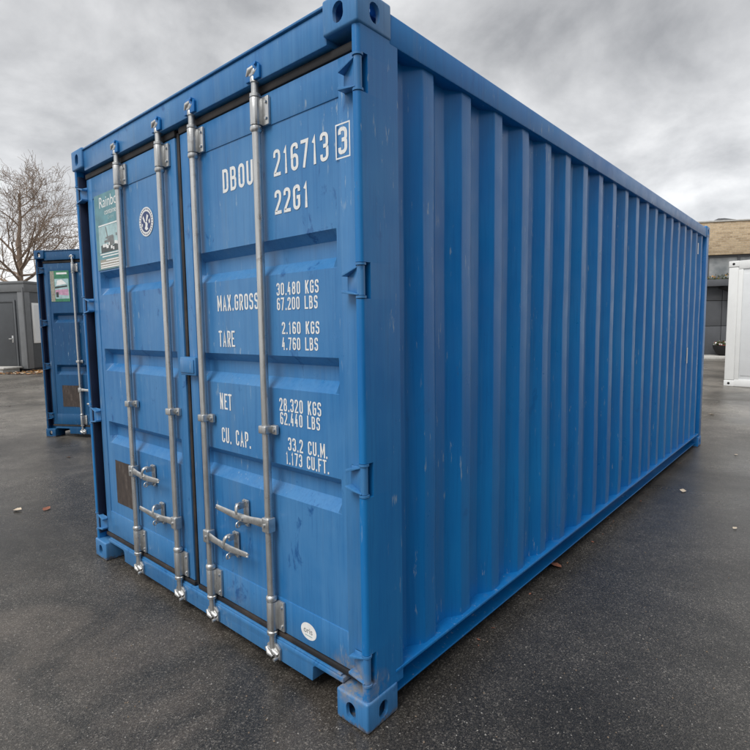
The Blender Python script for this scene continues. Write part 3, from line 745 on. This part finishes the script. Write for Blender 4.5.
# ------------------------------------------------------------------ bare tree
def tree(loc, seed):
    rnd = random.Random(seed)
    root = thing('bare_tree', 'leafless tree with a dense net of brown twigs behind the grey cabin', 'tree', loc)
    trunk = MB(); crown = []; verts = []; faces = []
    def seg(pts, rad, n):
        base = len(verts)
        for i, p in enumerate(pts):
            d = (pts[min(i+1, len(pts)-1)]-pts[max(0, i-1)]).normalized()
            a = Vector((0, 0, 1)) if abs(d.z) < .9 else Vector((1, 0, 0))
            e1 = d.cross(a).normalized(); e2 = d.cross(e1)
            for k in range(n): verts.append(p+(e1*math.cos(2*math.pi*k/n)+e2*math.sin(2*math.pi*k/n))*rad[i])
        for i in range(len(pts)-1):
            for k in range(n):
                faces.append((base+i*n+k, base+i*n+(k+1) % n, base+(i+1)*n+(k+1) % n, base+(i+1)*n+k))
    def branch(p, d, length, r, lev):
        ns = 5 if lev < 3 else 4
        pts = [p.copy()]; rad = [r]; q = p.copy(); dd_ = d.copy()
        for i in range(ns):
            j = Vector((rnd.gauss(0, 1), rnd.gauss(0, 1), rnd.gauss(0, 1)))*(.10+.035*lev)
            dd_ = (dd_+j+Vector((0, 0, .06))).normalized()
            q = q+dd_*length/ns; pts.append(q.copy()); rad.append(max(r*(1-.6*(i+1)/ns), .0065))
        seg(pts, rad, 7 if lev < 2 else (4 if lev < 4 else 3))
        if lev >= 4: return
        nc = (5, 6, 6, 5)[lev]
        for k in range(nc):
            t = .25+.75*(k+rnd.random()*.8)/nc; t = min(t, .999)
            i = int(t*ns); f = t*ns-i
            pp = pts[i].lerp(pts[i+1], f); base = (pts[i+1]-pts[i]).normalized()
            ax = base.orthogonal().normalized(); ax.rotate(Matrix.Rotation(rnd.random()*2*math.pi, 3, base))
            nd = base.copy(); nd.rotate(Matrix.Rotation(R(rnd.uniform(28, 60)), 3, ax))
            if lev >= 1 and nd.z < -.15: nd.z *= -.4; nd.normalize()
            branch(pp, nd, length*rnd.uniform(.50, .72), max(rad[i]*.5, .0075), lev+1)
    tr = [Vector((0, 0, -.1)), Vector((.05, 0, 1)), Vector((.0, .05, 2.6)), Vector((-.06, 0, 4.4)), Vector((-.02, .05, 6.2))]
    trunk.tube([tuple(v) for v in tr], [.26, .19, .16, .14, .11], 12)
    trunk.build('trunk', BARK, root)
    branch(tr[-1]-Vector((0, 0, .05)), Vector((.02, .0, 1)).normalized(), 2.6, .10, 0)
    rt = Vector((cr.x, cr.y, 0)).normalized()
    for az, el, ln, rr, h in ((.1, 34, 3.4, .10, 4.2), (3.0, 36, 3.5, .11, 4.0), (1.3, 45, 2.8, .09, 4.8), (-1.4, 42, 3.0, .09, 4.6), (2.2, 30, 2.8, .08, 5.2), (.3, 55, 3.1, .09, 5.4), (3.3, 56, 3.2, .09, 5.3), (4.3, 36, 3.0, .09, 4.3), (5.6, 28, 3.1, .09, 4.9), (2.7, 20, 3.0, .08, 4.6), (-.2, 18, 2.8, .08, 4.6)):
        d = Vector((math.cos(az)*math.cos(R(el)), math.sin(az)*math.cos(R(el)), math.sin(R(el))))
        d.rotate(Matrix.Rotation(math.atan2(rt.y, rt.x), 3, 'Z'))
        branch(Vector((0, 0, h)), d, ln, rr*.72, 1)
    me = bpy.data.meshes.new('crown'); me.from_pydata([tuple(v) for v in verts], [], faces); me.shade_smooth()
    link('crown', me, BARK, root); root.scale = (.87, .87, .87)
    return len(faces)
td = ground_at(27, 366); d_ = (td-CAM); d_.z = 0; d_.normalize()
tp = CAM+d_*29; tp.z = 0
print('tree faces', tree(tuple(tp), 4))

# leaf litter by the cabin
rnd = random.Random(8); lb = bmesh.new()
ca, sa = math.cos(A2), math.sin(A2)
for i in range(900):
    lx = rnd.uniform(-3.2, 1.6); ly = -1.0-abs(rnd.gauss(0, .35)) if lx < 0 else rnd.uniform(-1.3, .4)
    x = c0.x+lx*ca-ly*sa; y = c0.y+lx*sa+ly*ca; a = rnd.random()*6.3; s = rnd.uniform(.04, .09); z = .01+rnd.random()*.03
    p = [Vector((math.cos(a+k*math.pi/2)*s*(1 if k % 2 else .6), math.sin(a+k*math.pi/2)*s*(1 if k % 2 else .6), rnd.uniform(0, .03))) for k in range(4)]
    f = lb.faces.new([lb.verts.new((x+v.x, y+v.y, z+v.z)) for v in p]); f.material_index = rnd.choice((0, 1, 1, 2, 3, 0))
me = bpy.data.meshes.new('leaf_litter'); lb.to_mesh(me); lb.free()
ll = link('leaf_litter', me); [me.materials.append(m_) for m_ in LEAVES]; ll['kind'] = 'stuff'; tag(ll, 'brown and orange fallen leaves gathered before the grey cabin', 'leaves')

# ------------------------------------------------------------------ building on the right
AB = R(29.15); b0 = ground_at(712, 357.5)
bd = thing('office_building', 'two storey building with a buff brick parapet over dark grey panels', 'building', (b0.x, b0.y, 0), AB)
S0, S1 = -13.0, 20.0
o_ = MB(); o_.box(S0, S1, .12, 9, 0, 4.3, 0); o_.build('wall_core', DARK, bd)
pw = 1.9; k = 0; pm = None
s = S0
while s < S1-.1:
    for (za, zb) in ((.12, 1.31), (1.33, 2.36), (2.38, 2.93)):
        if pm is None:
            q = MB(); q.box(0, pw-.02, 0, .115, 0, 1, .006); pm = q.build('wall_panel', CLAD, bd); o = pm
        else:
            o = bpy.data.objects.new('wall_panel', pm.data); C.objects.link(o); o.parent = bd
        o.location = (s, 0, za); o.scale = (1, 1, zb-za)
    s += pw
q = MB(); q.box(S0, S1, -.35, .11, 2.95, 3.22, .01); q.build('ledge', CLAD, bd)
q = MB(); q.prism([(.10, 2.90), (1.6, 2.93), (1.6, 2.20)], 'y', -.9, -.01); q.build('awning', DARK, bd)
s = S0; j = 0; fr = pa_ = None
while s < S1-.1:
    if fr is None:
        q = MB(); q.box(0, .09, .0, .12, 3.22, 4.22, .005); q.box(.09, 1.15, .0, .12, 3.22, 3.30, .005); q.box(.09, 1.15, 0, .12, 4.14, 4.22, .005); fr = q.build('window', CLAD, bd)
        q = MB(); q.box(.088, 1.152, .05, .08, 3.298, 4.142, 0); pa_ = q.build('pane', GLASS, fr); a_ = fr
    else:
        a_ = bpy.data.objects.new('window', fr.data); C.objects.link(a_); a_.parent = bd
        c_ = bpy.data.objects.new('pane', pa_.data); C.objects.link(c_); c_.parent = a_
    a_.location = (s, 0, 0); s += 1.15; j += 1
q = MB(); q.box(S0, S1, -.12, 9, 4.235, 5.56, .01); q.build('brick_parapet', BRICK, bd)
q = MB(); q.box(S0-.03, S1, -.16, 9.03, 5.561, 5.62, .008); q.build('coping', CONC, bd)
for ss in (1.66, 7.0, -4.0):
    q = MB(); q.box(ss, ss+.14, -.15, -.115, 4.24, 5.558, .004); q.build('pilaster', CONC, bd)
q = MB(); q.prism([(.0, 5.62), (.10, 5.62), (.30, 5.86), (.55, 5.86), (1.9, 5.62)], 'y', .8, 2.2, .005); q.build('skylight', CLAD, bd)
# planting on the ledge
rnd = random.Random(3); lb = bmesh.new()
for i in range(2600):
    x = rnd.uniform(S0+.2, S1-.2); hgt = .18+.5*max(0, noise.noise((x*.9, 2, 1)))+.28*max(0, noise.noise((x*4, 5, 2)))
    y = rnd.uniform(-.30, -.03); z = 3.22+rnd.random()*hgt; a = Vector((rnd.gauss(0, 1), rnd.gauss(0, 1), rnd.gauss(0, 1))).normalized(); b = a.orthogonal().normalized(); s = rnd.uniform(.03, .07)
    P = Vector((x, y, z)); 
    f = lb.faces.new([lb.verts.new(P+a*s), lb.verts.new(P+b*s*.6), lb.verts.new(P-a*s), lb.verts.new(P-b*s*.6)]); f.material_index = rnd.choice((0, 0, 0, 1))
me = bpy.data.meshes.new('ledge_planting'); lb.to_mesh(me); lb.free()
o = link('ledge_planting', me); me.materials.append(FOL); me.materials.append(LEAVES[1]); o.location = (b0.x, b0.y, 0); o.rotation_euler = (0, 0, AB); o['kind'] = 'stuff'
tag(o, 'low green and ochre planting on the ledge below the upper windows', 'plants')
# kerb of the building
q = MB(); q.box(S0, S1, -1.4, -.01, 0, .12, .02, 2); kb = q.build('pavement', CONC); kb.location = (b0.x, b0.y, 0); kb.rotation_euler = (0, 0, AB); kb['kind'] = 'structure'
# flower bowl
bp = ground_at(715, 356.0); fb = thing('flower_bowl', 'dark round planter bowl with red flowers before the grey building wall', 'planter', (bp.x, bp.y, .12), 0)
bo = b0+Vector((math.cos(AB)*.25+math.sin(AB)*.62, math.sin(AB)*.25-math.cos(AB)*.62, 0)); fb.location = (bo.x, bo.y, .12)
q = MB(); q.lathe(0, 0, [(.22, 0), (.34, .10), (.44, .30), (.46, .42), (.40, .42), (.38, .36)], 20); q.build('bowl', DARK, fb)
lb = bmesh.new(); rnd = random.Random(2)
for i in range(260):
    a = rnd.random()*6.28; r = .42*math.sqrt(rnd.random()); P = Vector((r*math.cos(a), r*math.sin(a), .38+rnd.random()*.26*(1-r))); a_ = Vector((rnd.gauss(0, 1), rnd.gauss(0, 1), rnd.gauss(0, 1))).normalized(); b = a_.orthogonal(); s = rnd.uniform(.03, .06)
    f = lb.faces.new([lb.verts.new(P+a_*s), lb.verts.new(P+b*s*.7), lb.verts.new(P-a_*s), lb.verts.new(P-b*s*.7)]); f.material_index = rnd.choice((0, 0, 1, 2))
me = bpy.data.meshes.new('flowers'); lb.to_mesh(me); lb.free(); o = link('flowers', me, None, fb); me.materials.append(FOL); me.materials.append(FLOWER); me.materials.append(WHITE_INK)

# ------------------------------------------------------------------ white office container on the right
w0 = ground_at(723.5, 385.8); AW = R(-13)
wc = thing('office_container', 'white office container cut off by the right edge of the picture', 'container', (w0.x, w0.y, 0), AW)
HW, WL = 2.86, 6.0
q = MB(); q.box(.02, WL-.02, .03, 2.42, .14, HW-.10, .005); q.build('wall', WHITEP2, wc)
for x in (0, WL-.2):
    for y in (0, 2.24):
        q = MB(); q.box(x, x+.2, y, y+.2, .145, HW-.145, .02, 3); q.build('corner_post', WHITEP, wc)
        for z in (0, HW-.14):
            q = MB(); q.box(x-.004, x+.21, y-.006, y+.206, z, z+.14, .015, 3); cc = q.build('corner_casting', WHITEP, wc)
            if y == 0:
                q = MB(); q.cyl((x+.10, -.004, z+.07), (x+.10, -.0085, z+.07), .028, None, 14); q.build('hole', DARK, cc)
for z0_, z1_, nm in ((.005, .17, 'bottom_rail'), (HW-.19, HW-.003, 'top_rail')):
    q = MB(); q.box(.2, WL-.2, .004, .16, z0_, z1_, .012); q.build(nm, WHITEP, wc)
q = MB(); q.box(.02, WL-.02, .05, 2.38, HW-.05, HW-.01, .004); q.build('roof', WHITEP2, wc)
for i in range(4):
    q = MB(); q.box(.31+i*1.40, .31+i*1.40+1.32, .017, .032, .26, HW-.30, .006); q.build('wall_panel', WHITEP2, wc)
q = MB(); q.box(.2, .29, .010, .04, .172, HW-.192, .008); q.build('trim', WHITEP, wc)

# ------------------------------------------------------------------ fallen leaves
def leaf_mesh(seed):
    rnd = random.Random(seed); bm = bmesh.new(); n = 7; top = []; bot = []
    curl = rnd.uniform(.5, 1.1)
    for i in range(n):
        t = i/(n-1); w = .5*math.sin(math.pi*t**.8)*(1+.25*(i % 2)); z = curl*.35*(t-.5)**2
        top.append((t-.5, w*.62, z+.22*w*curl)); bot.append((t-.5, -w*.55, z+.30*w*curl))
    mid_ = [(i/(n-1)-.5, 0, curl*.35*(i/(n-1)-.5)**2) for i in range(n)]
    for a, b in ((top, mid_), (mid_, bot)):
        va = [bm.verts.new(p) for p in a]; vb = [bm.verts.new(p) for p in b]
        for i in range(n-1): bm.faces.new((va[i], va[i+1], vb[i+1], vb[i]))
    bmesh.ops.remove_doubles(bm, verts=bm.verts[:], dist=1e-4)
    me = bpy.data.meshes.new('leaf'); bm.to_mesh(me); bm.free(); me.shade_smooth(); return me
for i, (u, v, s, mi, lab) in enumerate((
    (18, 511, .085, 2, 'pale dry leaf on the asphalt at the left edge, left of a brown leaf'),
    (47, 509.5, .085, 3, 'russet dry leaf on the asphalt just left of the large container'),
    (68.5, 458, .05, 0, 'tiny dark leaf on the asphalt below the dark blue container'),
    (10, 406, .06, 0, 'small dark leaf on the grey asphalt far left before the cabin'),
    (683, 491.5, .075, 2, 'pale curled leaf on the asphalt right of the large container'),
    (711, 415, .10, 2, 'pale leaf on the asphalt below the white office container'),
    (736, 455.5, .05, 2, 'small pale leaf on the asphalt near the right edge'),
    (735, 529, .04, 2, 'tiny pale leaf low at the right edge of the picture'),
    (555, 566, .085, 3, 'russet curled leaf under the bottom rail of the large container'),
    (651, 478.5, .10, 0, 'brown leaf beneath the rail near the far end of the large container'),
    (606, 519, .06, 0, 'dark brown leaf at the foot of the long blue side'))):
    me = leaf_mesh(i); p = ground_at(u, v)
    o = link('fallen_leaf', me, LEAVES[mi]); o.location = (p.x, p.y, .006); o.scale = (s, s, s); o.rotation_euler = (R(8), R(-6), i*1.9+.4)
    tag(o, lab, 'leaf', 'fallen leaves on the asphalt')

# ------------------------------------------------------------------ unseen hall, added right of the camera to darken reflections in the blue side
hl = thing('added_dark_hall', 'unseen dark grey hall on the right, added to darken reflections in the blue side', 'building', (19.0, -4, 0), 0)
q = MB(); q.box(0, 14, -16, 14, 0, 8.6, 0); q.build('wall_core', DARK, hl)
hp = None
for i in range(20):
    for (za, zb) in ((.1, 4.2), (4.24, 8.5)):
        if hp is None:
            q = MB(); q.box(-.12, -.001, 0, 1.47, 0, 1, .006); hp = q.build('wall_panel', CLAD, hl); o = hp
        else:
            o = bpy.data.objects.new('wall_panel', hp.data); C.objects.link(o); o.parent = hl
        o.location = (0, -16+i*1.5, za); o.scale = (1, 1, zb-za)
q = MB(); q.box(-.2, 14.1, -16.1, 14.1, 8.601, 8.9, .02); q.build('roof', CLAD, hl)
for yy in (-9, 1.5):
    q = MB(); q.box(-.18, -.121, yy, yy+4, .05, 4.1, .01); q.build('gate', CABIN_D, hl)

# ------------------------------------------------------------------ loose grit on the asphalt
rnd = random.Random(21); lb = bmesh.new()
for i in range(2600):
    u = rnd.uniform(-20, 770); v = 430+340*rnd.random()**.8; p = ground_at(u, v)
    if -2.5 < p.x < .02 and p.y > -.02: continue
    r = rnd.choice((.0018, .0022, .0026, .0032, .0042)); vs_ = []
    for k in range(5):
        a = 2*math.pi*k/5+rnd.random()*.6; vs_.append(lb.verts.new((p.x+r*math.cos(a)*rnd.uniform(.7, 1.2), p.y+r*math.sin(a)*rnd.uniform(.7, 1.2), .0005)))
    tpv = lb.verts.new((p.x, p.y, r*rnd.uniform(.7, 1.2))); mi = rnd.choice((0, 0, 0, 1, 1, 2))
    for k in range(5): f = lb.faces.new((vs_[k], vs_[(k+1) % 5], tpv)); f.material_index = mi
me = bpy.data.meshes.new('loose_grit'); lb.to_mesh(me); lb.free()
lg = link('loose_grit', me); lg['kind'] = 'stuff'; tag(lg, 'fine loose grit and pale stone chips scattered on the asphalt', 'grit')
for nm, c in (('grit_grey', (.12, .117, .112)), ('grit_pale', (.27, .26, .245)), ('grit_brown', (.20, .15, .11))): me.materials.append(mat_plain(nm, c, .8, .2, 50))

rnd = random.Random(31); lb = bmesh.new()
for i in range(46):
    if i < 120: x, y = .0+abs(rnd.gauss(0, .025)), rnd.uniform(.6, 6.0)
    else: x, y = rnd.uniform(-2.4, 0), -.01-abs(rnd.gauss(0, .05))
    if i < 120 and rnd.random() < .35: x = -rnd.random()*.1
    s_ = rnd.uniform(.005, .013); a = rnd.random()*6.28
    P = [(x+s_*math.cos(a+k*1.57)*(1 if k % 2 else .5), y+s_*math.sin(a+k*1.57)*(1 if k % 2 else .5), .004+rnd.random()*.5*s_) for k in range(4)]
    f = lb.faces.new([lb.verts.new(p) for p in P]); f.material_index = rnd.choice((0, 0, 0, 3))
me = bpy.data.meshes.new('leaf_fragments'); lb.to_mesh(me); lb.free(); o = link('leaf_fragments', me); [me.materials.append(m_) for m_ in LEAVES]
o['kind'] = 'stuff'; tag(o, 'small broken leaf bits along the foot of the large blue container', 'leaf bits')
